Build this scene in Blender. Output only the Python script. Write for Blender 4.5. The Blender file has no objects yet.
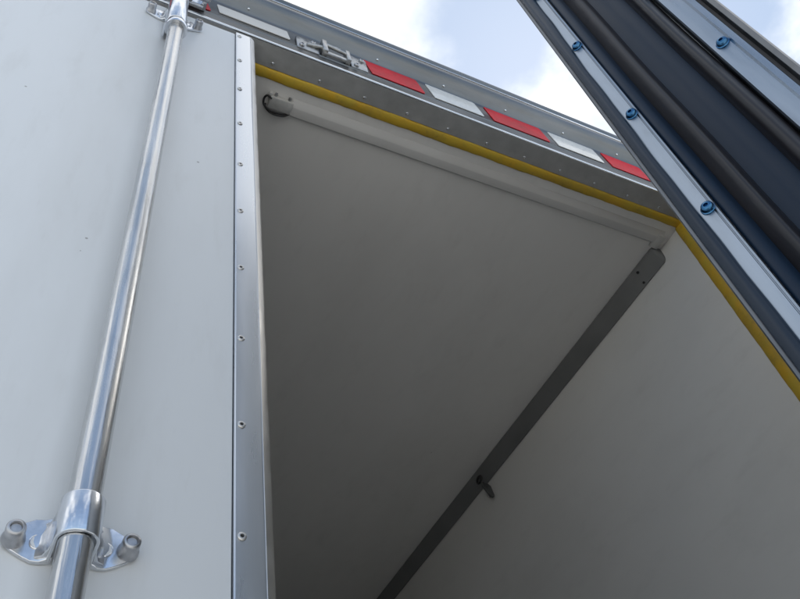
import bpy, bmesh, math, random
from mathutils import Vector, Matrix
random.seed(7)
R = math.radians
S = bpy.context.scene
COL = S.collection

# ---------------------------------------------------------------- camera
EYE = 1.75                                   # camera height above the ground
CAMY = -0.68
cd = bpy.data.cameras.new('camera'); cam = bpy.data.objects.new('camera', cd); COL.objects.link(cam)
cd.sensor_width = 36; cd.lens = 793.44/800*36; cd.clip_start = 0.01; cd.clip_end = 2000
rt, dn, fw = (Vector(v) for v in zip(
    (0.8906288, 0.2400528, 0.3862059), (-0.4279237, 0.7297442, 0.5332493), (-0.1538235, -0.6401938, 0.7526554)))
cam.matrix_world = Matrix((( rt.x, -dn.x, -fw.x, 0), (rt.y, -dn.y, -fw.y, CAMY), (rt.z, -dn.z, -fw.z, EYE), (0, 0, 0, 1)))
S.camera = cam

# ---------------------------------------------------------------- sky, sun, exposure
SUN_EL, SUN_AZ = R(58), R(62)               # azimuth from +Y towards +X
w = bpy.data.worlds.new('World'); S.world = w; w.use_nodes = True
nt = w.node_tree; N = nt.nodes; Lk = nt.links; N.clear()
def wn(t, **k):
    n = N.new(t)
    for a, b in k.items(): setattr(n, a, b)
    return n
out = wn('ShaderNodeOutputWorld'); bg = wn('ShaderNodeBackground'); bg.inputs['Strength'].default_value = 0.1
sky = wn('ShaderNodeTexSky', sky_type='NISHITA', sun_disc=False, sun_elevation=SUN_EL, sun_rotation=SUN_AZ)
sky.air_density = 1.0; sky.dust_density = 0.5
tc = wn('ShaderNodeTexCoord'); sx = wn('ShaderNodeSeparateXYZ')
mz = wn('ShaderNodeMath', operation='MAXIMUM'); mz.inputs[1].default_value = 0.12
Lk.new(tc.outputs['Generated'], sx.inputs[0]); Lk.new(sx.outputs['Z'], mz.inputs[0])
dx = wn('ShaderNodeMath', operation='DIVIDE'); dy = wn('ShaderNodeMath', operation='DIVIDE')
Lk.new(sx.outputs['X'], dx.inputs[0]); Lk.new(mz.outputs[0], dx.inputs[1])
Lk.new(sx.outputs['Y'], dy.inputs[0]); Lk.new(mz.outputs[0], dy.inputs[1])
cb = wn('ShaderNodeCombineXYZ'); Lk.new(dx.outputs[0], cb.inputs[0]); Lk.new(dy.outputs[0], cb.inputs[1])
mp = wn('ShaderNodeMapping'); mp.inputs['Location'].default_value = (2.808, 1.829, 0.4); Lk.new(cb.outputs[0], mp.inputs[0])
n1 = wn('ShaderNodeTexNoise'); n1.inputs['Scale'].default_value = 2.1; n1.inputs['Detail'].default_value = 7; n1.inputs['Roughness'].default_value = 0.55
Lk.new(mp.outputs[0], n1.inputs['Vector'])
cr = wn('ShaderNodeValToRGB')
cr.color_ramp.elements[0].position = 0.45; cr.color_ramp.elements[0].color = (0, 0, 0, 1)
cr.color_ramp.elements[1].position = 0.62; cr.color_ramp.elements[1].color = (1, 1, 1, 1)
cr.color_ramp.interpolation = 'EASE'
# fewer clouds, and clearer air, low in the sky behind the viewer
cl = wn('ShaderNodeMapRange', interpolation_type='SMOOTHSTEP')
cl.inputs[1].default_value = -1.15; cl.inputs[2].default_value = -0.45; cl.inputs[3].default_value = -0.09; cl.inputs[4].default_value = 0.04
Lk.new(dy.outputs[0], cl.inputs[0])
ad = wn('ShaderNodeMath', operation='ADD'); Lk.new(n1.outputs['Fac'], ad.inputs[0]); Lk.new(cl.outputs[0], ad.inputs[1])
hz = wn('ShaderNodeMapRange', interpolation_type='SMOOTHSTEP')
hz.inputs[1].default_value = -1.2; hz.inputs[2].default_value = -0.3; hz.inputs[3].default_value = 0.35; hz.inputs[4].default_value = 0.8
Lk.new(dy.outputs[0], hz.inputs[0])
Lk.new(ad.outputs[0], cr.inputs[0])
haze = wn('ShaderNodeMix', data_type='RGBA'); haze.inputs[0].default_value = 0.45
haze.inputs[7].default_value = (2.35, 3.0, 3.95, 1)
Lk.new(sky.outputs[0], haze.inputs[6]); Lk.new(hz.outputs[0], haze.inputs[0])
n2 = wn('ShaderNodeTexNoise'); n2.inputs['Scale'].default_value = 4.3; n2.inputs['Detail'].default_value = 5
Lk.new(mp.outputs[0], n2.inputs['Vector'])
cc = wn('ShaderNodeMix', data_type='RGBA')
cc.clamp_factor = True; cc.inputs[6].default_value = (4.1, 4.5, 5.0, 1); cc.inputs[7].default_value = (7.6, 7.6, 7.6, 1)
m2_ = wn('ShaderNodeMapRange'); m2_.inputs[1].default_value = .35; m2_.inputs[2].default_value = .6
Lk.new(n2.outputs['Fac'], m2_.inputs[0]); Lk.new(m2_.outputs[0], cc.inputs[0])
mx = wn('ShaderNodeMix', data_type='RGBA')
Lk.new(cr.outputs[0], mx.inputs[0]); Lk.new(haze.outputs[2], mx.inputs[6]); Lk.new(cc.outputs[2], mx.inputs[7])
Lk.new(mx.outputs[2], bg.inputs['Color']); Lk.new(bg.outputs[0], out.inputs['Surface'])

sd = bpy.data.lights.new('sun', 'SUN'); sun = bpy.data.objects.new('sun', sd); COL.objects.link(sun)
sd.energy = 3.0; sd.angle = R(8); sd.color = (1, 0.96, 0.9)
sv = Vector((math.sin(SUN_AZ)*math.cos(SUN_EL), math.cos(SUN_AZ)*math.cos(SUN_EL), math.sin(SUN_EL)))
sun.rotation_euler = sv.to_track_quat('Z', 'Y').to_euler(); sun.location = (0, 0, 20)
S.view_settings.view_transform = 'Standard'; S.view_settings.look = 'None'
S.view_settings.exposure = 1.05; S.view_settings.gamma = 1

# ---------------------------------------------------------------- materials
def mat(name, col, rough=.5, metal=0., col2=None, nscale=6., bump=0., bscale=60., rvar=0., stretch=(1, 1, 1), coat=0., spec=.5, detail=4):
    m = bpy.data.materials.new(name); m.use_nodes = True
    t = m.node_tree; p = t.nodes['Principled BSDF']; l = t.links
    p.inputs['Base Color'].default_value = (*col, 1); p.inputs['Roughness'].default_value = rough
    p.inputs['Metallic'].default_value = metal; p.inputs['Coat Weight'].default_value = coat
    p.inputs['Specular IOR Level'].default_value = spec
    c = t.nodes.new('ShaderNodeTexCoord'); mp = t.nodes.new('ShaderNodeMapping'); mp.inputs['Scale'].default_value = stretch
    l.new(c.outputs['Object'], mp.inputs[0])
    n = t.nodes.new('ShaderNodeTexNoise'); n.inputs['Scale'].default_value = nscale; n.inputs['Detail'].default_value = detail
    l.new(mp.outputs[0], n.inputs['Vector'])
    if col2 is not None:
        r = t.nodes.new('ShaderNodeValToRGB'); r.color_ramp.elements[0].position = .3; r.color_ramp.elements[1].position = .7
        r.color_ramp.elements[0].color = (*col, 1); r.color_ramp.elements[1].color = (*col2, 1)
        l.new(n.outputs['Fac'], r.inputs[0]); l.new(r.outputs[0], p.inputs['Base Color'])
    if rvar:
        a = t.nodes.new('ShaderNodeMapRange'); a.inputs[1].default_value = .3; a.inputs[2].default_value = .7
        a.inputs[3].default_value = rough-rvar; a.inputs[4].default_value = rough+rvar
        l.new(n.outputs['Fac'], a.inputs[0]); l.new(a.outputs[0], p.inputs['Roughness'])
    if bump:
        b = t.nodes.new('ShaderNodeBump'); b.inputs['Strength'].default_value = bump; b.inputs['Distance'].default_value = .002
        n2 = t.nodes.new('ShaderNodeTexNoise'); n2.inputs['Scale'].default_value = bscale; n2.inputs['Detail'].default_value = 3
        l.new(mp.outputs[0], n2.inputs['Vector'])
        l.new(n2.outputs['Fac'], b.inputs['Height']); l.new(b.outputs[0], p.inputs['Normal'])
    return m

def add_specks(m, scale, radius, keep, dark, near_faint=.6):
    """sparse tiny dirt specks with their own place on the surface"""
    t = m.node_tree; p = t.nodes['Principled BSDF']; l = t.links
    c = t.nodes.new('ShaderNodeTexCoord'); v = t.nodes.new('ShaderNodeTexVoronoi'); v.inputs['Scale'].default_value = scale
    l.new(c.outputs['Object'], v.inputs['Vector'])
    lt = t.nodes.new('ShaderNodeMath'); lt.operation = 'LESS_THAN'; lt.inputs[1].default_value = radius
    l.new(v.outputs['Distance'], lt.inputs[0])
    s = t.nodes.new('ShaderNodeSeparateColor'); l.new(v.outputs['Color'], s.inputs[0])
    g = t.nodes.new('ShaderNodeMath'); g.operation = 'LESS_THAN'; g.inputs[1].default_value = keep; l.new(s.outputs[0], g.inputs[0])
    mu = t.nodes.new('ShaderNodeMath'); mu.operation = 'MULTIPLY'; l.new(lt.outputs[0], mu.inputs[0]); l.new(g.outputs[0], mu.inputs[1])
    m2 = t.nodes.new('ShaderNodeMath'); m2.operation = 'MULTIPLY'; m2.inputs[1].default_value = near_faint; l.new(mu.outputs[0], m2.inputs[0])
    x = t.nodes.new('ShaderNodeMix'); x.data_type = 'RGBA'; l.new(m2.outputs[0], x.inputs[0]); x.inputs[7].default_value = (*dark, 1)
    src = p.inputs['Base Color'].links[0].from_socket
    l.new(src, x.inputs[6]); l.new(x.outputs[2], p.inputs['Base Color'])

def add_grime(m, col, amount, scale=3.0, stretch=(1, 1, .22)):
    """faint dried-on film and run marks that belong to the surface"""
    t = m.node_tree; p = t.nodes['Principled BSDF']; l = t.links
    c = t.nodes.new('ShaderNodeTexCoord'); mp = t.nodes.new('ShaderNodeMapping'); mp.inputs['Scale'].default_value = stretch
    l.new(c.outputs['Object'], mp.inputs[0]); f = None
    for sc, lo, hi, k in ((scale, .48, .75, 1.), (scale*7, .55, .78, .7), (scale*30, .6, .8, .4)):
        n = t.nodes.new('ShaderNodeTexNoise'); n.inputs['Scale'].default_value = sc; n.inputs['Detail'].default_value = 6; n.inputs['Roughness'].default_value = .62
        l.new(mp.outputs[0], n.inputs['Vector'])
        a = t.nodes.new('ShaderNodeMapRange'); a.inputs[1].default_value = lo; a.inputs[2].default_value = hi; a.inputs[4].default_value = amount*k
        l.new(n.outputs['Fac'], a.inputs[0])
        if f is None: f = a.outputs[0]
        else:
            ad = t.nodes.new('ShaderNodeMath'); ad.operation = 'ADD'; ad.use_clamp = True
            l.new(f, ad.inputs[0]); l.new(a.outputs[0], ad.inputs[1]); f = ad.outputs[0]
    x = t.nodes.new('ShaderNodeMix'); x.data_type = 'RGBA'; x.inputs[7].default_value = (*col, 1)
    l.new(p.inputs['Base Color'].links[0].from_socket, x.inputs[6]); l.new(f, x.inputs[0]); l.new(x.outputs[2], p.inputs['Base Color'])

M = {}
M['gelcoat'] = mat('door_gelcoat', (.695, .715, .73), .5, col2=(.735, .752, .767), nscale=2.2, spec=.35, bump=.22, bscale=7, rvar=.05, stretch=(1, 1, .35))
add_specks(M['gelcoat'], 21, .045, .16, (.12, .11, .1))
M['liner'] = mat('interior_liner', (.83, .805, .765), .45, col2=(.87, .845, .805), nscale=1.6, bump=.15, bscale=7, rvar=.07)
add_specks(M['liner'], 9, .03, .12, (.2, .19, .18), .4)
M['galv'] = mat('galvanised_tube', (.50, .51, .52), .24, 1., col2=(.72, .71, .69), nscale=9, bump=.16, bscale=40, rvar=.10, stretch=(7, 7, .5))
M['clampsteel'] = mat('pressed_steel', (.66, .69, .74), .20, 1., col2=(.82, .84, .87), nscale=30, bump=.15, bscale=70, rvar=.07)
M['castbolt'] = mat('bolt_steel', (.36, .36, .37), .38, 1., col2=(.55, .55, .56), nscale=90, rvar=.1)
M['keepersteel'] = mat('weathered_zinc', (.34, .34, .34), .4, 1., col2=(.62, .61, .58), nscale=70, bump=.3, bscale=120, rvar=.12)
M['clipmetal'] = mat('clip_zinc', (.60, .59, .56), .4, .35, col2=(.75, .74, .71), nscale=60, rvar=.1)
M['flap'] = mat('flap_rubber', (.006, .012, .022), .36, col2=(.012, .021, .036), nscale=9, bump=.2, bscale=30, rvar=.08, stretch=(2, 2, .5), spec=.4)
M['alu'] = mat('brushed_aluminium', (.56, .59, .63), .30, 1., col2=(.66, .68, .71), nscale=5, bump=.05, bscale=8, rvar=.06, stretch=(7, 7, .8))
M['alu_lip'] = mat('aluminium_lip', (.62, .60, .57), .42, 1., col2=(.72, .70, .67), nscale=20, rvar=.1)
M['header'] = mat('header_steel', (.165, .17, .172), .38, 1., col2=(.24, .243, .245), nscale=7, bump=.2, bscale=12, rvar=.09, stretch=(.6, 4, 4))
M['soffit'] = mat('soffit_steel', (.37, .37, .36), .55, .3, col2=(.45, .45, .44), nscale=30, bump=.1, bscale=200, rvar=.08)
M['lip'] = mat('bright_trim', (.62, .64, .66), .25, 1., col2=(.75, .76, .78), nscale=14, rvar=.08, stretch=(.5, 3, 3))
M['yellow'] = mat('yellow_sealant', (.70, .41, .022), .6, col2=(.60, .43, .045), nscale=22, bump=.5, bscale=35, rvar=.1)
M['trim'] = mat('grey_trim', (.17, .17, .167), .55, col2=(.21, .21, .205), nscale=8, bump=.1, rvar=.08)
M['duct'] = mat('duct_plastic', (.58, .565, .54), .45, col2=(.63, .615, .59), nscale=5, rvar=.05)
M['black'] = mat('black_rubber', (.012, .012, .013), .5, col2=(.03, .027, .027), nscale=16, bump=.2, bscale=60, rvar=.08, stretch=(2, 2, .4))
M['rib'] = mat('lip_rubber', (.006, .006, .008), .38, col2=(.012, .010, .012), nscale=11, bump=.25, bscale=30, rvar=.1, stretch=(2, 2, .5), spec=.42)
M['navy'] = mat('gasket_vinyl', (.004, .013, .030), .40, col2=(.007, .019, .040), nscale=7, bump=.2, bscale=22, rvar=.08, stretch=(2, 2, .5), spec=.22)
M['retain'] = mat('retaining_strip_steel', (.26, .305, .36), .32, 1., col2=(.36, .405, .46), nscale=7, bump=.08, bscale=18, rvar=.08, stretch=(8, 8, .8))
M['bluescrew'] = mat('blued_screw', (.02, .085, .19), .24, 1., col2=(.09, .22, .38), nscale=200, rvar=.05)
M['red'] = mat('red_reflective', (.58, .004, .014), .45, col2=(.66, .008, .022), nscale=60, bump=.2, bscale=260, spec=.25)
M['white_tape'] = mat('white_reflective', (.68, .69, .67), .25, col2=(.75, .76, .74), nscale=60, bump=.3, bscale=260, coat=.5)
M['concrete'] = mat('concrete', (.40, .40, .39), .85, col2=(.48, .48, .47), nscale=.8, bump=.5, bscale=20, detail=8)
M['roofskin'] = mat('roof_skin', (.62, .64, .65), .45, col2=(.68, .70, .71), nscale=2)
M['label'] = mat('dull_plastic', (.07, .072, .072), .4, col2=(.11, .112, .112), nscale=60)
M['floor'] = mat('aluminium_floor', (.66, .66, .65), .5, .1, col2=(.72, .72, .71), nscale=3)
M['dark'] = mat('dark_hollow', (.02, .02, .02), .7)

add_grime(M['gelcoat'], (.42, .41, .385), .26)
add_grime(M['liner'], (.50, .48, .44), .22, 2.2, (1, .4, 1))
add_grime(M['yellow'], (.22, .17, .06), .5, 9, (1, 1, 1))
add_grime(M['red'], (.18, .03, .03), .5, 12, (.6, 1, 1))
add_grime(M['white_tape'], (.42, .40, .36), .3, 12, (.6, 1, 1))
add_grime(M['soffit'], (.25, .245, .235), .3, 6, (1, 1, 1))
add_grime(M['header'], (.14, .13, .12), .4, 6, (.3, 1, 1))
add_grime(M['navy'], (.030, .033, .038), .3, 6, (3, 3, .5))
add_grime(M['rib'], (.032, .030, .030), .35, 8, (3, 3, .4))
add_grime(M['galv'], (.36, .34, .31), .4, 7, (1.5, 1.5, .5))
add_grime(M['clampsteel'], (.38, .36, .34), .4, 12, (1, 1, 1))
add_grime(M['retain'], (.20, .21, .22), .35, 9, (3, 3, .6))
add_grime(M['trim'], (.24, .235, .22), .3, 8, (1, .4, 1))
def add_cells(m, scale, amount):
    """prism cells of reflective sheeting"""
    t = m.node_tree; p = t.nodes['Principled BSDF']; l = t.links
    c = t.nodes.new('ShaderNodeTexCoord'); v = t.nodes.new('ShaderNodeTexVoronoi'); v.feature = 'DISTANCE_TO_EDGE'; v.inputs['Scale'].default_value = scale
    v.inputs['Randomness'].default_value = .25; l.new(c.outputs['Object'], v.inputs['Vector'])
    a = t.nodes.new('ShaderNodeMapRange'); a.inputs[1].default_value = .02; a.inputs[2].default_value = .10; a.inputs[3].default_value = amount; a.inputs[4].default_value = 0
    l.new(v.outputs['Distance'], a.inputs[0])
    x = t.nodes.new('ShaderNodeMix'); x.data_type = 'RGBA'; x.inputs[7].default_value = (.30, .28, .27, 1)
    l.new(p.inputs['Base Color'].links[0].from_socket, x.inputs[6]); l.new(a.outputs[0], x.inputs[0]); l.new(x.outputs[2], p.inputs['Base Color'])
add_cells(M['red'], 260, .15); add_cells(M['white_tape'], 260, .15)
# ---------------------------------------------------------------- helpers
def obj(name, bm, m, parent=None, smooth=True, angle=35):
    me = bpy.data.meshes.new(name); bmesh.ops.recalc_face_normals(bm, faces=bm.faces); bm.to_mesh(me); bm.free()
    me.materials.append(M[m])
    if smooth:
        me.polygons.foreach_set('use_smooth', [True]*len(me.polygons)); me.set_sharp_from_angle(angle=R(angle))
    o = bpy.data.objects.new(name, me); COL.objects.link(o); o.parent = parent
    return o
def add_box(bm, x0, x1, y0, y1, z0, z1, bev=0., seg=2):
    vs = bmesh.ops.create_cube(bm, size=1)['verts']
    for v in vs:
        v.co = Vector(((x0+x1)/2+v.co.x*(x1-x0), (y0+y1)/2+v.co.y*(y1-y0), (z0+z1)/2+v.co.z*(z1-z0)))
    if bev:
        es = list({e for v in vs for e in v.link_edges})
        bmesh.ops.bevel(bm, geom=es, offset=bev, segments=seg, affect='EDGES', profile=.5)
    return bm
def box(*a, **k): return add_box(bmesh.new(), *a, **k)
def sweep(bm, prof, path, closed=True):
    """prof: list of 2D points; path: list of functions (u,v)->Vector"""
    rings = [[bm.verts.new(f(u, v)) for u, v in prof] for f in path]
    n = len(prof)
    for a, b in zip(rings[:-1], rings[1:]):
        for i in range(n if closed else n-1):
            j = (i+1) % n
            bm.faces.new((a[i], a[j], b[j], b[i]))
    if closed:
        bm.faces.new(rings[0]); bm.faces.new(rings[-1])
    return bm
def along_x(prof, x0, x1, n=2):               # prof = (y, z)
    return sweep(bmesh.new(), prof, [lambda u, v, x=x0+(x1-x0)*i/(n-1): Vector((x, u, v)) for i in range(n)])
def cyl(bm, a, b, r, seg=24, r2=None):
    a, b = Vector(a), Vector(b); d = b-a
    q = d.to_track_quat('Z', 'Y').to_matrix().to_4x4(); q.translation = (a+b)/2
    bmesh.ops.create_cone(bm, cap_ends=True, segments=seg, radius1=r, radius2=r if r2 is None else r2, depth=d.length, matrix=q)
    return bm
def lathe(bm, prof, base, axis, seg=24):
    """prof: (radius, height) outward along axis"""
    q = Vector(axis).to_track_quat('Z', 'Y').to_matrix(); base = Vector(base); rings = []
    for r, h in prof:
        if r < 1e-6: rings.append([bm.verts.new(base+q@Vector((0, 0, h)))])
        else: rings.append([bm.verts.new(base+q@Vector((r*math.cos(2*math.pi*i/seg), r*math.sin(2*math.pi*i/seg), h))) for i in range(seg)])
    for a, b in zip(rings[:-1], rings[1:]):
        for i in range(seg):
            j = (i+1) % seg
            if len(a) == 1 and len(b) == 1: continue
            if len(a) == 1: bm.faces.new((a[0], b[i], b[j]))
            elif len(b) == 1: bm.faces.new((a[i], a[j], b[0]))
            else: bm.faces.new((a[i], a[j], b[j], b[i]))
    return bm
def copies(src, places, parent):
    """first place moves the source, later ones are copies sharing the mesh"""
    for i, (loc, rot) in enumerate(places):
        o = src if i == 0 else src.copy()
        if i: COL.objects.link(o)
        o.parent = parent; o.location = loc; o.rotation_euler = rot

# ---------------------------------------------------------------- ground
g = bmesh.new(); bmesh.ops.create_grid(g, x_segments=8, y_segments=8, size=400)
gr = obj('ground', g, 'concrete'); gr['kind'] = 'structure'

# ---------------------------------------------------------------- truck box (one thing)
truck = bpy.data.objects.new('truck_box', None); COL.objects.link(truck)
truck.location = (0.25, 0, 0)
truck['label'] = 'white insulated truck box with steel rear frame, left door shut and right door swung open'
truck['category'] = 'truck box'
OFF = Vector((-0.25, 0, EYE))                 # parts are written in eye-centred coordinates
def part(name, bm, m, parent=None, label=None, **k):
    """bm is in eye-centred coordinates (x, y, z above the eye)"""
    if parent is None:
        bmesh.ops.translate(bm, vec=OFF, verts=bm.verts); o = obj(name, bm, m, truck, **k)
    else: o = obj(name, bm, m, parent, **k)
    if label: o['label'] = label
    return o
XL, XR = -1.13, 1.63                          # inner walls
ZC, ZF = 1.825, -0.62                         # ceiling, floor
YF = 4.6                                      # front bulkhead
part('ceiling', box(XL-.08, XR+.08, .062, YF, ZC, ZC+.10), 'liner', smooth=False)
rw = part('side_wall', box(XR, XR+.08, .062, YF, ZF, ZC-.0008), 'liner', smooth=False)
part('side_wall', box(XL-.08, XL, .062, YF, ZF, ZC-.0008), 'liner', smooth=False)
part('front_wall', box(XL-.079, XR+.079, YF+.001, YF+.08, ZF-.08, ZC+.1), 'liner', smooth=False)
part('floor', box(XL-.08, XR+.08, .0, YF, ZF-.12, ZF), 'floor', smooth=False)
# skins outside the insulated walls
part('roof', box(XL-.085, XR+.085, .06, YF+.085, ZC+.103, ZC+.13, bev=.008), 'roofskin')
part('outer_skin', box(XR+.083, XR+.088, .06, YF+.08, ZF-.12, ZC+.10), 'roofskin', smooth=False)
part('outer_skin', box(XL-.088, XL-.083, .06, YF+.08, ZF-.12, ZC+.10), 'roofskin', smooth=False)

# header beam: soffit, front recess for the tape, sloping underside, rounded gutter
hp = [(.060, ZC), (.0025, ZC), (.0025, 1.868), (.006, 1.872), (.006, 1.966), (.004, 1.972), (-.016, 1.992), (-.024, 2.006),
      (-.027, 2.012), (-.0285, 2.024), (-.0255, 2.030), (-.0255, 2.046), (-.030, 2.050), (-.0315, 2.058), (-.027, 2.066), (-.015, 2.070), (.060, 2.078)]
X0H, X1H = XL-.09, XR+.09
header = part('header_beam', along_x(hp, X0H, X1H, 24), 'header', angle=50)
lipp = [(.0022, ZC-.0015), (-.0005, ZC-.0015), (-.0016, ZC-.0005), (-.0022, ZC+.0015), (-.0022, ZC+.0065), (-.0014, ZC+.0078), (.0022, ZC+.0085)]
part('header_lip', along_x(lipp, X0H, X1H, 8), 'lip')
# rain rail: thin bright bead under the gutter
bead = [(-.0265+.0022*math.cos(a), 2.037+.0022*math.sin(a)) for a in [i*math.pi/4 for i in range(8)]]
part('gutter_bead', along_x(bead, X0H, X1H, 8), 'lip')
# second joint line on the front face, under the tape
part('joint_bead', along_x([(.0024, 1.876), (.0045, 1.8725), (.0055, 1.8725), (.0055, 1.8800), (.0030, 1.8795)], X0H, X1H, 8), 'header')
# soffit plate
part('soffit_plate', box(X0H, X1H, .0026, .0575, ZC-.0025, ZC-.0003), 'soffit', smooth=False)
# side posts of the rear frame
part('rear_post', box(XR+.003, XR+.09, .0, .061, ZF-.12, ZC-.003, bev=.004), 'header')
part('rear_post', box(XL-.09, XL-.003, .0, .061, ZF-.12, ZC-.003, bev=.004), 'header')
# yellow sealant bead along header and jambs
def wav(x, s): return .0012*math.sin(x*31+s)+.0009*math.sin(x*83+2*s)+.0007*math.sin(x*167+s)
def seal_x():
    n = 200; path = []
    for i in range(n+1):
        x = XL+(XR-XL)*i/n
        path.append(lambda u, v, x=x: Vector((x, .0585+u+.6*wav(x, 1)*(u > .013)+wav(x, 3)*(u < .013)*.4, ZC-v)))
    return sweep(bmesh.new(), [(0, .0), (.0005, .003), (.004, .0058), (.014, .0064), (.0235, .0056), (.0275, .0026), (.029, -.001)], path)
part('door_seal', seal_x(), 'yellow', angle=60)
def seal_z(X, sgn):
    n = 160; path = []
    for i in range(n+1):
        z = ZF+(ZC-ZF-.003)*i/n
        path.append(lambda u, v, z=z: Vector((X+sgn*v, .0585+u+.35*wav(z, 2)*(u > .013), z)))
    return sweep(bmesh.new(), [(0, .0), (.0005, .005), (.006, .0085), (.018, .0095), (.030, .0078), (.0355, .003), (.037, -.001)], path)
part('door_seal', seal_z(XR, -1), 'yellow', angle=60)
part('door_seal', seal_z(XL, 1), 'yellow', angle=60)
# soffit rivets
def rivet_mesh(name, r, m, hole=True):
    p = [(r, 0), (r, r*.18), (r*.92, r*.34), (r*.7, r*.48), (r*.42, r*.52), (r*.38, r*.2), (0, r*.18)] if hole else \
        [(r, 0), (r, r*.25), (r*.85, r*.5), (r*.5, r*.68), (0, r*.72)]
    return obj(name, lathe(bmesh.new(), p, (0, 0, 0), (0, 0, 1), 20), m, truck, angle=60)
rv = rivet_mesh('rivet', .0042, 'lip')
copies(rv, [((.324+.1198*k+OFF.x, .045, ZC-.0025+EYE), (math.pi, 0, 0)) for k in range(-11, 12)], truck)

# reflective tape pieces on the header front (slanted ends)
def tape(x0, x1, sl=.016, z0=1.8925, z1=1.9625):
    b = bmesh.new()
    pts = [(x0+sl, z0), (x1-sl*.2, z0), (x1, z0+.004), (x1-sl, z1-.003), (x1-sl*1.3, z1), (x0, z1), (x0-.001, z1-.004)]
    return sweep(b, pts, [lambda u, v: Vector((u, .0056, v)), lambda u, v: Vector((u, .0038, v))])
for x0, x1, kind in [(.562, .730, 'red'), (.744, .912, 'white'), (.928, 1.130, 'red'), (1.144, 1.322, 'white'), (1.337, 1.500, 'red'),
                     (.175, .357, 'white'), (-.02, .160, 'red'), (-.2, -.036, 'white'), (-.4, -.215, 'red'), (-.6, -.415, 'white')]:
    part('reflective_tape', tape(x0, x1) if x0 != .175 else tape(x0, x1, .006, .9035+1, .950+1), 'red' if kind == 'red' else ('duct' if x0 == .175 else 'white_tape'), smooth=False,
         label='red reflective tape strip' if kind == 'red' else 'white reflective tape strip')
# small rivets between tapes on the front face
rf = rivet_mesh('rivet', .0032, 'lip', False)
copies(rf, [((x+OFF.x, -.0035, 1.9795+EYE), (R(135), 0, 0)) for x in (.60, .80, 1.00, 1.20, 1.40, .25, .05)], truck)

# keeper of the open door's locking rod, on the header front
kb = bmesh.new()
add_box(kb, .372, .430, .0, .0055, 1.872, 1.935, bev=.0015)
add_box(kb, .436, .450, -.014, .005, 1.880, 1.945, bev=.003)
add_box(kb, .500, .512, -.013, .005, 1.878, 1.935, bev=.003)
add_box(kb, .440, .512, -.008, .0, 1.879, 1.893, bev=.002)
cyl(kb, (.446, -.009, 1.925), (.508, -.007, 1.918), .0045)
add_box(kb, .455, .495, -.0005, .0045, 1.958, 1.9655, bev=.001)
add_box(kb, .516, .562, -.0005, .0055, 1.876, 1.944, bev=.0015)
cyl(kb, (.398, -.001, 1.90), (.436, -.006, 1.905), .005)
keeper = part('lock_keeper', kb, 'keepersteel', label='bent steel lock keeper on the header front')
for x, z in ((.384, 1.884), (.416, 1.922), (.530, 1.888), (.548, 1.928)):
    part('bolt', lathe(bmesh.new(), [(.007, 0), (.007, .004), (.005, .0065), (.003, .007), (.0028, .004), (0, .004)], Vector((x, .0, z))+OFF, (0, -1, 0), 16), 'castbolt', keeper)

# cable duct along the ceiling behind the seal
dp = [(.111, ZC+.0005), (.112, ZC-.0012), (.1285, ZC-.0105), (.1315, ZC-.0115), (.152, ZC-.0115), (.155, ZC-.009), (.154, ZC+.0005)]
part('cable_duct', along_x(dp, .402, XR-.028, 6), 'duct')
part('duct_end_cap', box(XR-.050, XR-.020, .1225, .172, ZC-.0128, ZC-.0005, bev=.004), 'duct')
# little steel clip with two screws and the loop of black wire at the duct's end
cb_ = box(.346, .404, .118, .150, ZC-.017, ZC-.0005, bev=.0025)
add_box(cb_, .340, .350, .112, .128, ZC-.012, ZC-.0006, bev=.002)
clip = part('cable_clip', cb_, 'clipmetal')
for x in (.358, .393):
    part('screw', lathe(bmesh.new(), [(.0042, -.004), (.0042, .006), (.0034, .009), (.0012, .0095), (.001, .0075), (0, .0075)], Vector((x, .119, ZC-.007))+OFF, (0, -1, .0), 14), 'castbolt', clip)
def tube(pts, r, m, name, parent=None, seg=10, label=None):
    P = [Vector(p) for p in pts]; b = bmesh.new(); Q = []
    for i in range(len(P)-1):
        p0, p1, p2, p3 = P[max(i-1, 0)], P[i], P[i+1], P[min(i+2, len(P)-1)]
        for k in range(6):
            t = k/6
            Q.append(.5*((2*p1)+(-p0+p2)*t+(2*p0-5*p1+4*p2-p3)*t*t+(-p0+3*p1-3*p2+p3)*t**3))
    Q.append(P[-1]); rings = []
    for i, q in enumerate(Q):
        d = (Q[min(i+1, len(Q)-1)]-Q[max(i-1, 0)]).normalized(); m3 = d.to_track_quat('Z', 'Y').to_matrix()
        rings.append([b.verts.new(q+m3@Vector((r*math.cos(2*math.pi*j/seg), r*math.sin(2*math.pi*j/seg), 0))) for j in range(seg)])
    for a, c in zip(rings[:-1], rings[1:]):
        for j in range(seg): b.faces.new((a[j], a[(j+1) % seg], c[(j+1) % seg], c[j]))
    b.faces.new(rings[0]); b.faces.new(rings[-1])
    return part(name, b, m, parent, label)
tube([(.400, .148, ZC-.012), (.385, .153, ZC-.018), (.358, .154, ZC-.019), (.338, .147, ZC-.014), (.333, .132, ZC-.010), (.338, .121, ZC-.012), (.350, .124, ZC-.016)], .0026, 'black', 'cable')
tube([(.404, .150, ZC-.012), (.388, .157, ZC-.020), (.362, .159, ZC-.020), (.345, .154, ZC-.012), (.341, .146, ZC-.004)], .0024, 'black', 'cable')

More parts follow.
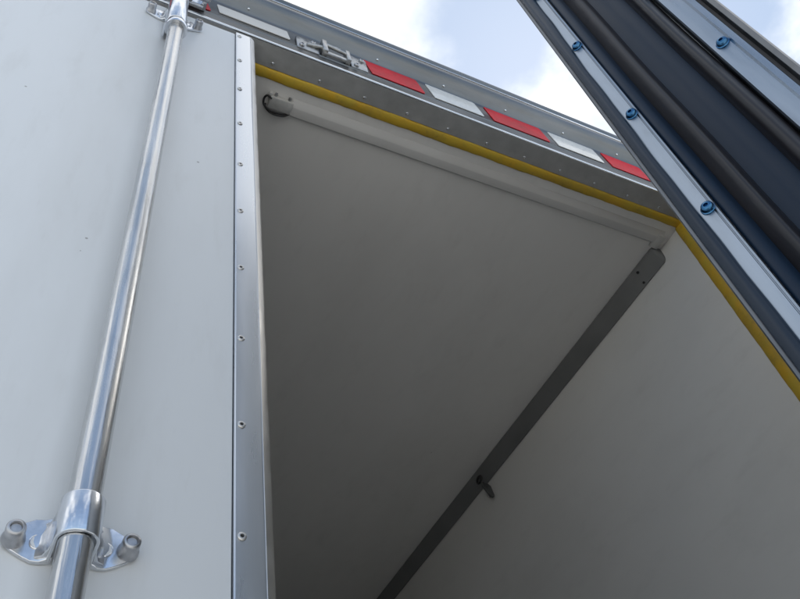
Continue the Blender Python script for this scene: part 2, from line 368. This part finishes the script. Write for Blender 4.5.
# angle trim in the ceiling/wall corner, with rounded near end
tp = [(XR-.0005, ZC-.052), (XR-.004, ZC-.054), (XR-.008, ZC-.050), (XR-.034, ZC-.012), (XR-.037, ZC-.006), (XR-.036, ZC-.0005), (XR-.0005, ZC-.0005)]
def trim():
    path = []
    cu, cv = XR-.010, ZC-.012
    for y, s in [(.172, .55), (.1735, .78), (.177, .93), (.183, 1.0)]+[(.183+(YF-.19)*k/8, 1.0) for k in range(1, 9)]:
        path.append(lambda u, v, y=y, s=s: Vector((XR-.0005-(XR-.0005-u)*s, y, ZC-.0005-(ZC-.0005-v)*s)))
    return sweep(bmesh.new(), tp, path)
ct = part('corner_trim', trim(), 'trim')
ax = Vector((-.80, 0, -.60))
for y, o_ in ((.262, .0), (.275, .022)):
    b0 = Vector((XR-.032+o_, y, ZC-.020-o_*1.2))
    part('bolt', lathe(bmesh.new(), [(.0042, -.001), (.0042, .002), (.0025, .0035), (0, .0038)], b0+OFF, ax, 14), 'dark', ct)
# hook with a small tag hanging from the trim
hk = Vector((1.600, 1.300, 1.795))
rg = [hk+Vector((-.002, .016*math.cos(a), .013*math.sin(a)-.010)) for a in [i*2*math.pi/12 for i in range(13)]]
ring = tube(rg, .0042, 'black', 'hook_ring')
tube([Vector(p)+OFF for p in [hk+Vector((-.002, -.004, -.022)), hk+Vector((0, -.016, -.034)), hk+Vector((0, -.018, -.046))]], .0032, 'label', 'link', ring)
tg = bmesh.new()
pts = [(-.008, .0), (.014, .002), (.024, -.010), (.021, -.058), (.015, -.068), (.002, -.068), (-.012, -.014)]
sweep(tg, pts, [lambda u, v: Vector((u, -.004+v*.2, v)), lambda u, v: Vector((u, .004+v*.2, v))])
bmesh.ops.translate(tg, vec=hk+Vector((0, -.018, -.042))+OFF, verts=tg.verts)
part('hanging_tag', tg, 'label', ring, 'small grey hanging tag')

# ---------------------------------------------------------------- left door (shut)
ZT, ZB = 1.800, ZF+.01
ld = part('door', box(XL+.006, .218, .0, .056, ZB, ZT, bev=.003), 'gelcoat', label='shut left door with its steel locking rod')
def dpart(name, bm, m, label=None, **k):
    bmesh.ops.translate(bm, vec=OFF, verts=bm.verts); return part(name, bm, m, ld, label, **k)
# edge strip: flat aluminium face with a rolled free edge
n = 60; path = []
for i in range(n+1):
    z = ZB+(ZT-ZB)*i/n
    path.append(lambda u, v, z=z: Vector((u, v+.0003*math.sin(z*5.1)+.0002*math.sin(z*13.7), z)))
es = [(.2185, .001), (.2185, -.0030), (.2200, -.0042), (.2500, -.0042), (.2520, -.0036), (.2600, .0005), (.2625, .0035), (.2630, .010), (.2630, .050), (.2185, .050)]
dpart('edge_strip', sweep(bmesh.new(), es, path), 'alu')
dpart('edge_strip_lip', sweep(bmesh.new(), [(.2514, -.0042), (.2525, -.0044), (.2607, -.0002), (.2634, .0032), (.2642, .010), (.2642, .020), (.2632, .020), (.2632, .008)], [lambda u, v: Vector((u, v, ZB)), lambda u, v: Vector((u, v, ZT+.0005))]), 'alu_lip')
dpart('edge_gasket', sweep(bmesh.new(), [(.2632, .024), (.268, .026), (.2715, .034), (.268, .044), (.2632, .046)], [lambda u, v: Vector((u, v, ZB)), lambda u, v: Vector((u, v, ZT-.004))]), 'black')
dpart('top_gasket', along_x([(.018, ZT+.0003), (.016, ZT+.009), (.024, ZT+.017), (.040, ZT+.019), (.050, ZT+.012), (.050, ZT+.0003)], XL+.006, .262, 4), 'black')
lr = obj('rivet', lathe(bmesh.new(), [(.0050, 0), (.0050, .0007), (.0044, .0015), (.0032, .0019), (.0022, .0018), (.0019, .0004), (0, .0003)], (0, 0, 0), (0, 0, 1), 24), 'alu_lip', ld, angle=60)
zs = [.478-.1476*k for k in range(1, 8)]+[.478, .628, .776, .927, 1.075, 1.219, 1.368, 1.514, 1.652, 1.782]
copies(lr, [((.2265+OFF.x, -.0043, z+EYE), (math.pi/2, 0, 0)) for z in zs if z > ZB+.02], ld)
ho = obj('rivet_hole', lathe(bmesh.new(), [(.0019, 0), (.0019, .0007), (0, .0008)], (0, 0, 0), (0, 0, 1), 12), 'dark', ld)
copies(ho, [((.2265+OFF.x, -.0044, z+EYE), (math.pi/2, 0, 0)) for z in zs if z > ZB+.02], ld)

# locking rod
RY = -.040; RR = .0150
def rodx(z): return .0655+(z-.40)*.0150
rb = bmesh.new(); rings = []
zz = [ZB+.06+(1.90-ZB-.06)*i/80 for i in range(81)]
for z in zz:
    rings.append([rb.verts.new((rodx(z)+RR*math.cos(2*math.pi*j/40), RY+RR*math.sin(2*math.pi*j/40), z)) for j in range(40)])
for a, b in zip(rings[:-1], rings[1:]):
    for j in range(40): rb.faces.new((a[j], a[(j+1) % 40], b[(j+1) % 40], b[j]))
rb.faces.new(rings[0]); rb.faces.new(rings[-1])
dpart('locking_rod', rb, 'galv')

def clamp(zc, x0, strap_lo, strap_hi, ear=.058, bolt=.0495):
    """saddle bracket: strap over the rod flowing into two ears bolted to the door"""
    b = bmesh.new(); th = .0032; r = RR+.0012
    def section(zr, rr):
        """closed outline of the strap at relative height zr (open saddle), points in (x, y)"""
        o_, i_ = [], []
        for k in range(21):
            a = math.pi*k/20
            o_.append((-(rr+th)*math.cos(a), RY-(rr+th)*math.sin(a)))
            i_.append((-rr*math.cos(a), RY-rr*math.sin(a)))
        f = rr+th
        o_ = [(-f-.0005, -.004)]+[(-f, RY*.55)]+o_+[(f, RY*.55)]+[(f+.0005, -.004)]
        i_ = [(-rr-.0005, -.004)]+[(-rr, RY*.55)]+i_+[(rr, RY*.55)]+[(rr+.0005, -.004)]
        return o_+i_[::-1]
    path = []
    for z, s in [(strap_lo, .0), (strap_lo+.0015, .0006), (strap_hi-.0015, .0006), (strap_hi, .0)]:
        sec = section(z, r+s-.0006)
        path.append((z, sec))
    rings = [[b.verts.new((x0+x, y, z)) for x, y in sec] for z, sec in path]
    m = len(rings[0])
    for p, q in zip(rings[:-1], rings[1:]):
        for i in range(m): b.faces.new((p[i], p[(i+1) % m], q[(i+1) % m], q[i]))
    for rg_ in (rings[0], rings[-1]):
        h = m//2
        for i in range(h-1): b.faces.new((rg_[i], rg_[i+1], rg_[m-2-i], rg_[m-1-i]))
    # ears: rounded plates that taper towards the bolt, slightly dished
    for s in (-1, 1):
        out_ = []
        H = .0215
        pr = [(r-.001, H*1.0), (.026, H*1.02), (.034, H*.98), (.043, H*.74), (.052, H*.50), (.0575, H*.22), (.0590, -.001), (.0565, -H*.34), (.050, -H*.60), (.040, -H*.86), (.032, -H*1.02), (.025, -H*1.04), (r-.001, -H*.96)]
        for x, z in pr: out_.append((x, z))
        top = [b.verts.new((x0+s*x, -.0050-(.006*max(0, (.026-x)/.011) if x < .026 else 0), zc+z)) for x, z in out_]
        bot = [b.verts.new((x0+s*x, -.0012, zc+z)) for x, z in out_]
        nn = len(top)
        ctr = b.verts.new((x0+s*.036, -.0056, zc))
        for i in range(nn-1): b.faces.new((top[i], top[i+1], ctr))
        b.faces.new((top[-1], top[0], ctr))
        for i in range(nn-1): b.faces.new((top[i], top[i+1], bot[i+1], bot[i]))
        # web fillets that flare from the strap's top down into the ear
        ra = []
        for z, wd in ((strap_hi-.0008, .0022), (min(strap_hi-.004, zc+H*.75), .0100), (zc+H*.1, .0135), (max(strap_lo+.0007, zc-H*.9), .0140)):
            web = [(r+.0005, -.004), (r+wd, -.0062), (r+wd*.55, -.0105), (r+wd*.28+.0008, -.020), (r+.0030, -.032), (r+.0005, -.032)]
            ra.append([b.verts.new((x0+s*x, y, z)) for x, y in web])
        for p, q in zip(ra[:-1], ra[1:]):
            for i in range(6): b.faces.new((p[i], p[(i+1) % 6], q[(i+1) % 6], q[i]))
        b.faces.new(ra[0]); b.faces.new(ra[-1])
    o = dpart('rod_clamp', b, 'clampsteel', angle=50)
    md = o.modifiers.new('bevel', 'BEVEL'); md.width = .0009; md.segments = 2; md.limit_method = 'ANGLE'; md.angle_limit = R(40)
    for s in (-1, 1):
        # drain slot next to the fillet
        sl = bmesh.new(); cx, cz = x0+s*(r+.0125), zc-.003
        lathe(sl, [(.0066, 0), (.0066, .0006), (.0058, .0007), (0, .0007)], (cx, -.0058, cz), (0, -1, 0), 20)
        dpart('clamp_slot', sl, 'gelcoat')
        rim = bmesh.new(); lathe(rim, [(.0066, 0), (.0076, .0002), (.0076, .0010), (.0070, .0014), (.0064, .0010), (.0064, 0)], (cx, -.0056, cz), (0, -1, 0), 24)
        dpart('clamp_slot_rim', rim, 'clampsteel')
        bb = bmesh.new()
        lathe(bb, [(.0105, .0), (.0100, .0035), (.0086, .0065), (.0086, .0145), (.0084, .0180), (.0074, .0194), (.0056, .0197), (.0050, .0190), (.0048, .0165), (0, .0162)], (x0+s*bolt, -.0050, zc-.002), (0, -1, 0), 28)
        dpart('bolt', bb, 'castbolt', angle=50)
        sk = bmesh.new(); cyl(sk, (x0+s*bolt, -.0050-.0160, zc-.002), (x0+s*bolt, -.0050-.0170, zc-.002), .0044, 6)
        dpart('bolt_socket', sk, 'castbolt')
clamp(.4470, .0665, .4255, .4685)
clamp(1.738, .0820, 1.625, 1.755)
# collar ring above the upper clamp and cam at the rod's head
cl = bmesh.new(); lathe(cl, [(RR+.0002, 0), (RR+.0065, .0), (RR+.0072, .002), (RR+.0072, .012), (RR+.006, .014), (RR+.0002, .014)], (rodx(1.60), RY, 1.598), (0, 0, 1), 36)
dpart('rod_collar', cl, 'clampsteel')
cm = box(.066, .112, -.062, -.016, 1.835, 1.878, bev=.006); add_box(cm, .098, .150, -.045, -.026, 1.842, 1.868, bev=.005)
dpart('rod_cam', cm, 'castbolt')
kk = box(.070, .140, -.014, .0, 1.858, 1.930, bev=.003); add_box(kk, .134, .146, -.050, .002, 1.865, 1.925, bev=.003); add_box(kk, .048, .060, -.050, .002, 1.865, 1.925, bev=.003)
part('lock_keeper', kk, 'clampsteel', label='lock keeper above the shut left door')

# ---------------------------------------------------------------- right door (open, its free edge towards the viewer)
RAD = .36; AZ0, AZB = R(65.42), R(68.42)
F = Vector((RAD*math.sin(AZ0), RAD*math.cos(AZ0)+CAMY, 0))
bdir = Vector((math.sin(AZB), math.cos(AZB), 0)); ndir = Vector((math.sin(AZB+math.pi/2), math.cos(AZB+math.pi/2), 0))
def tz(az): return RAD*math.cos(AZB-AZ0)*(math.tan(R(az)-AZB)+math.tan(AZB-AZ0))
def D(t, s, z): return F+ndir*t+bdir*s+Vector((0, 0, z))
TH = tz(82.45)
ZTR = 1.800; WD = 1.425
def slab(t0, t1, s0, s1, z0, z1, bev=.002):
    b = bmesh.new(); add_box(b, t0, t1, s0, s1, z0, z1, bev=bev)
    for v in b.verts: v.co = D(v.co.x, v.co.y, v.co.z)
    return b
rd = part('door', slab(.0035, TH-.003, .012, WD, ZB, ZTR-.001, .003), 'gelcoat', label='open right door with its black gasketed free edge')
def rpart(name, bm, m, label=None, **k):
    bmesh.ops.translate(bm, vec=OFF, verts=bm.verts); return part(name, bm, m, rd, label, **k)
def vprof(pts, n=90, wob=None):
    path = []
    for i in range(n+1):
        z = ZB+(ZTR-ZB)*i/n
        path.append(lambda u, v, z=z: D(u+(wob(u, v, z) if wob else 0), v, z))
    return sweep(bmesh.new(), pts, path)
# thin bright metal angle on the inner corner
rpart('corner_angle', vprof([(-.0002, .0005), (.0006, -.0006), (.0024, -.0003), (.0024, .012), (.0024, .050), (-.0002, .050)], 4), 'header')
# rubber flap whose border wanders over the strip beside it
a0, a1 = tz(67.15), tz(68.85)
def flap(u, v, z):
    k = max(0, min(1, (u-.0075)/(a0-.0075)))
    return k*(.0032*max(0, (z-.50)/.25)**1.3*(1 if z < .9 else 0) + (.0032*((.9-.5)/.25)**1.3 if z >= .9 else 0)+.0012*max(0, (.34-z)/.1)*(z > .1)+(.0029 if z <= .1 else 0)*1.0+.0003*math.sin(z*41)+.0002*math.sin(z*97))
rpart('rubber_flap', vprof([(.0025, .012), (.0025, -.0015), (.0035, -.0034), (.0065, -.0044), (a0-.0035, -.0046), (a0-.0012, -.0038), (a0, -.0015), (a0, .004), (a0-.001, .010)], 200, flap), 'flap', angle=60)
# inner retaining strip with a groove near its right side
rpart('retaining_strip', vprof([(a0-.004, .008), (a0-.004, .0006), (a0-.002, .0), (a1-.0026, .0), (a1-.0023, .0014), (a1-.0019, .0014), (a1-.0016, -.0008), (a1-.0004, -.0012), (a1, -.0004), (a1, .010)], 60), 'retain', angle=25)
# gasket bed and two soft lips
b0, b1 = a1+.0002, tz(78.35)
r1a, r1b, r2a = tz(70.35), tz(72.55), tz(76.1)
bedpts = [(b0, .012), (b0, .0022), (b0+.002, .0010), (r1a-.001, .0026), (r1a+.001, .0055), (r1b-.002, .0075), (r1b+.003, .0092), ((r1b+r2a)/2, .0065), (r2a-.002, .0050), (r2a+.003, .0075), (b1-.002, .0085), (b1, .012)]
rpart('gasket_bed', vprof(bedpts, 120, lambda u, v, z: .0004*math.sin(z*17+u*90)), 'navy', angle=80)
def lip(p, q, hgt, skew):
    o_ = []
    for k in range(13):
        t = k/12; u = p+(q-p)*t
        o_.append((u, .0060-hgt*math.sin(math.pi*t**skew)**.7))
    return o_+[(q, .013), (p, .013)]
wl = lambda u, v, z: .0006*math.sin(z*9.0)+.0003*math.sin(z*31+1)
rpart('seal_lip', vprof(lip(r1a, r1b+.0015, .0115, 1.5), 160, wl), 'rib', angle=80)
rpart('seal_lip', vprof(lip(r2a, b1-.0003, .0110, .9), 160, wl), 'rib', angle=80)
# outer retaining strip, dark joint, outer edging
c1, c2, c3 = tz(81.10), tz(81.55), TH
rpart('retaining_strip', vprof([(b1+.0002, .012), (b1+.0002, .0006), (b1+.0012, -.0006), (c1-.006, -.0006), (c1-.0045, -.0016), (c1-.0006, -.0012), (c1, .0), (c1, .012)], 60), 'retain', angle=25)
rpart('joint_strip', vprof([(c1+.0001, .012), (c1+.0001, .004), (c2, .004), (c2, .012)], 4), 'black')
rpart('edge_trim', vprof([(c2+.0001, .014), (c2+.0001, .001), (c2+.0012, -.001), (c3-.0015, -.0012), (c3, .0008), (c3, .050), (c3-.0012, .050), (c3-.0012, .014)], 4), 'header')
# top and hinge-side edging of the open door
sc = obj('screw', lathe(bmesh.new(), [(.0047, 0), (.0047, .0005), (.0043, .0007), (.0041, .0008), (.0039, .0018), (.0035, .0030), (.0024, .0037), (.0015, .0038), (.0013, .0022), (0, .0022)], (0, 0, 0), (0, 0, 1), 24), 'bluescrew', rd, angle=50)
q = (-bdir).to_track_quat('Z', 'Y').to_euler()
pl = []
tm = tz(68.05); to = tz(79.55)
for k in range(-6, 13):
    z = .364+.1195*k
    if not ZB+.03 < z < ZTR-.02: continue
    for t_, s_, z_ in ((tm, -.0001, z), (to, -.0007, z-.003)):
        qq = ((-bdir).to_track_quat('Z', 'Y').to_matrix() @ Matrix.Rotation(random.uniform(0, 6.28), 3, 'Z') @ Matrix.Rotation(random.uniform(-.05, .05), 3, 'X')).to_euler()
        pl.append((D(t_+random.uniform(-.0004, .0004), s_, z_+random.uniform(-.0015, .0015))+OFF, qq))
copies(sc, pl, rd)
# hinges at the outer corner
for z in (-.35, .25, .95, 1.55):
    b = bmesh.new(); cyl(b, (XR+.085, -.012, z-.05), (XR+.085, -.012, z+.05), .013)
    add_box(b, XR+.02, XR+.08, -.006, -.0005, z-.035, z+.035, bev=.0015)
    part('hinge', b, 'castbolt')
print('objects', len(bpy.data.objects))
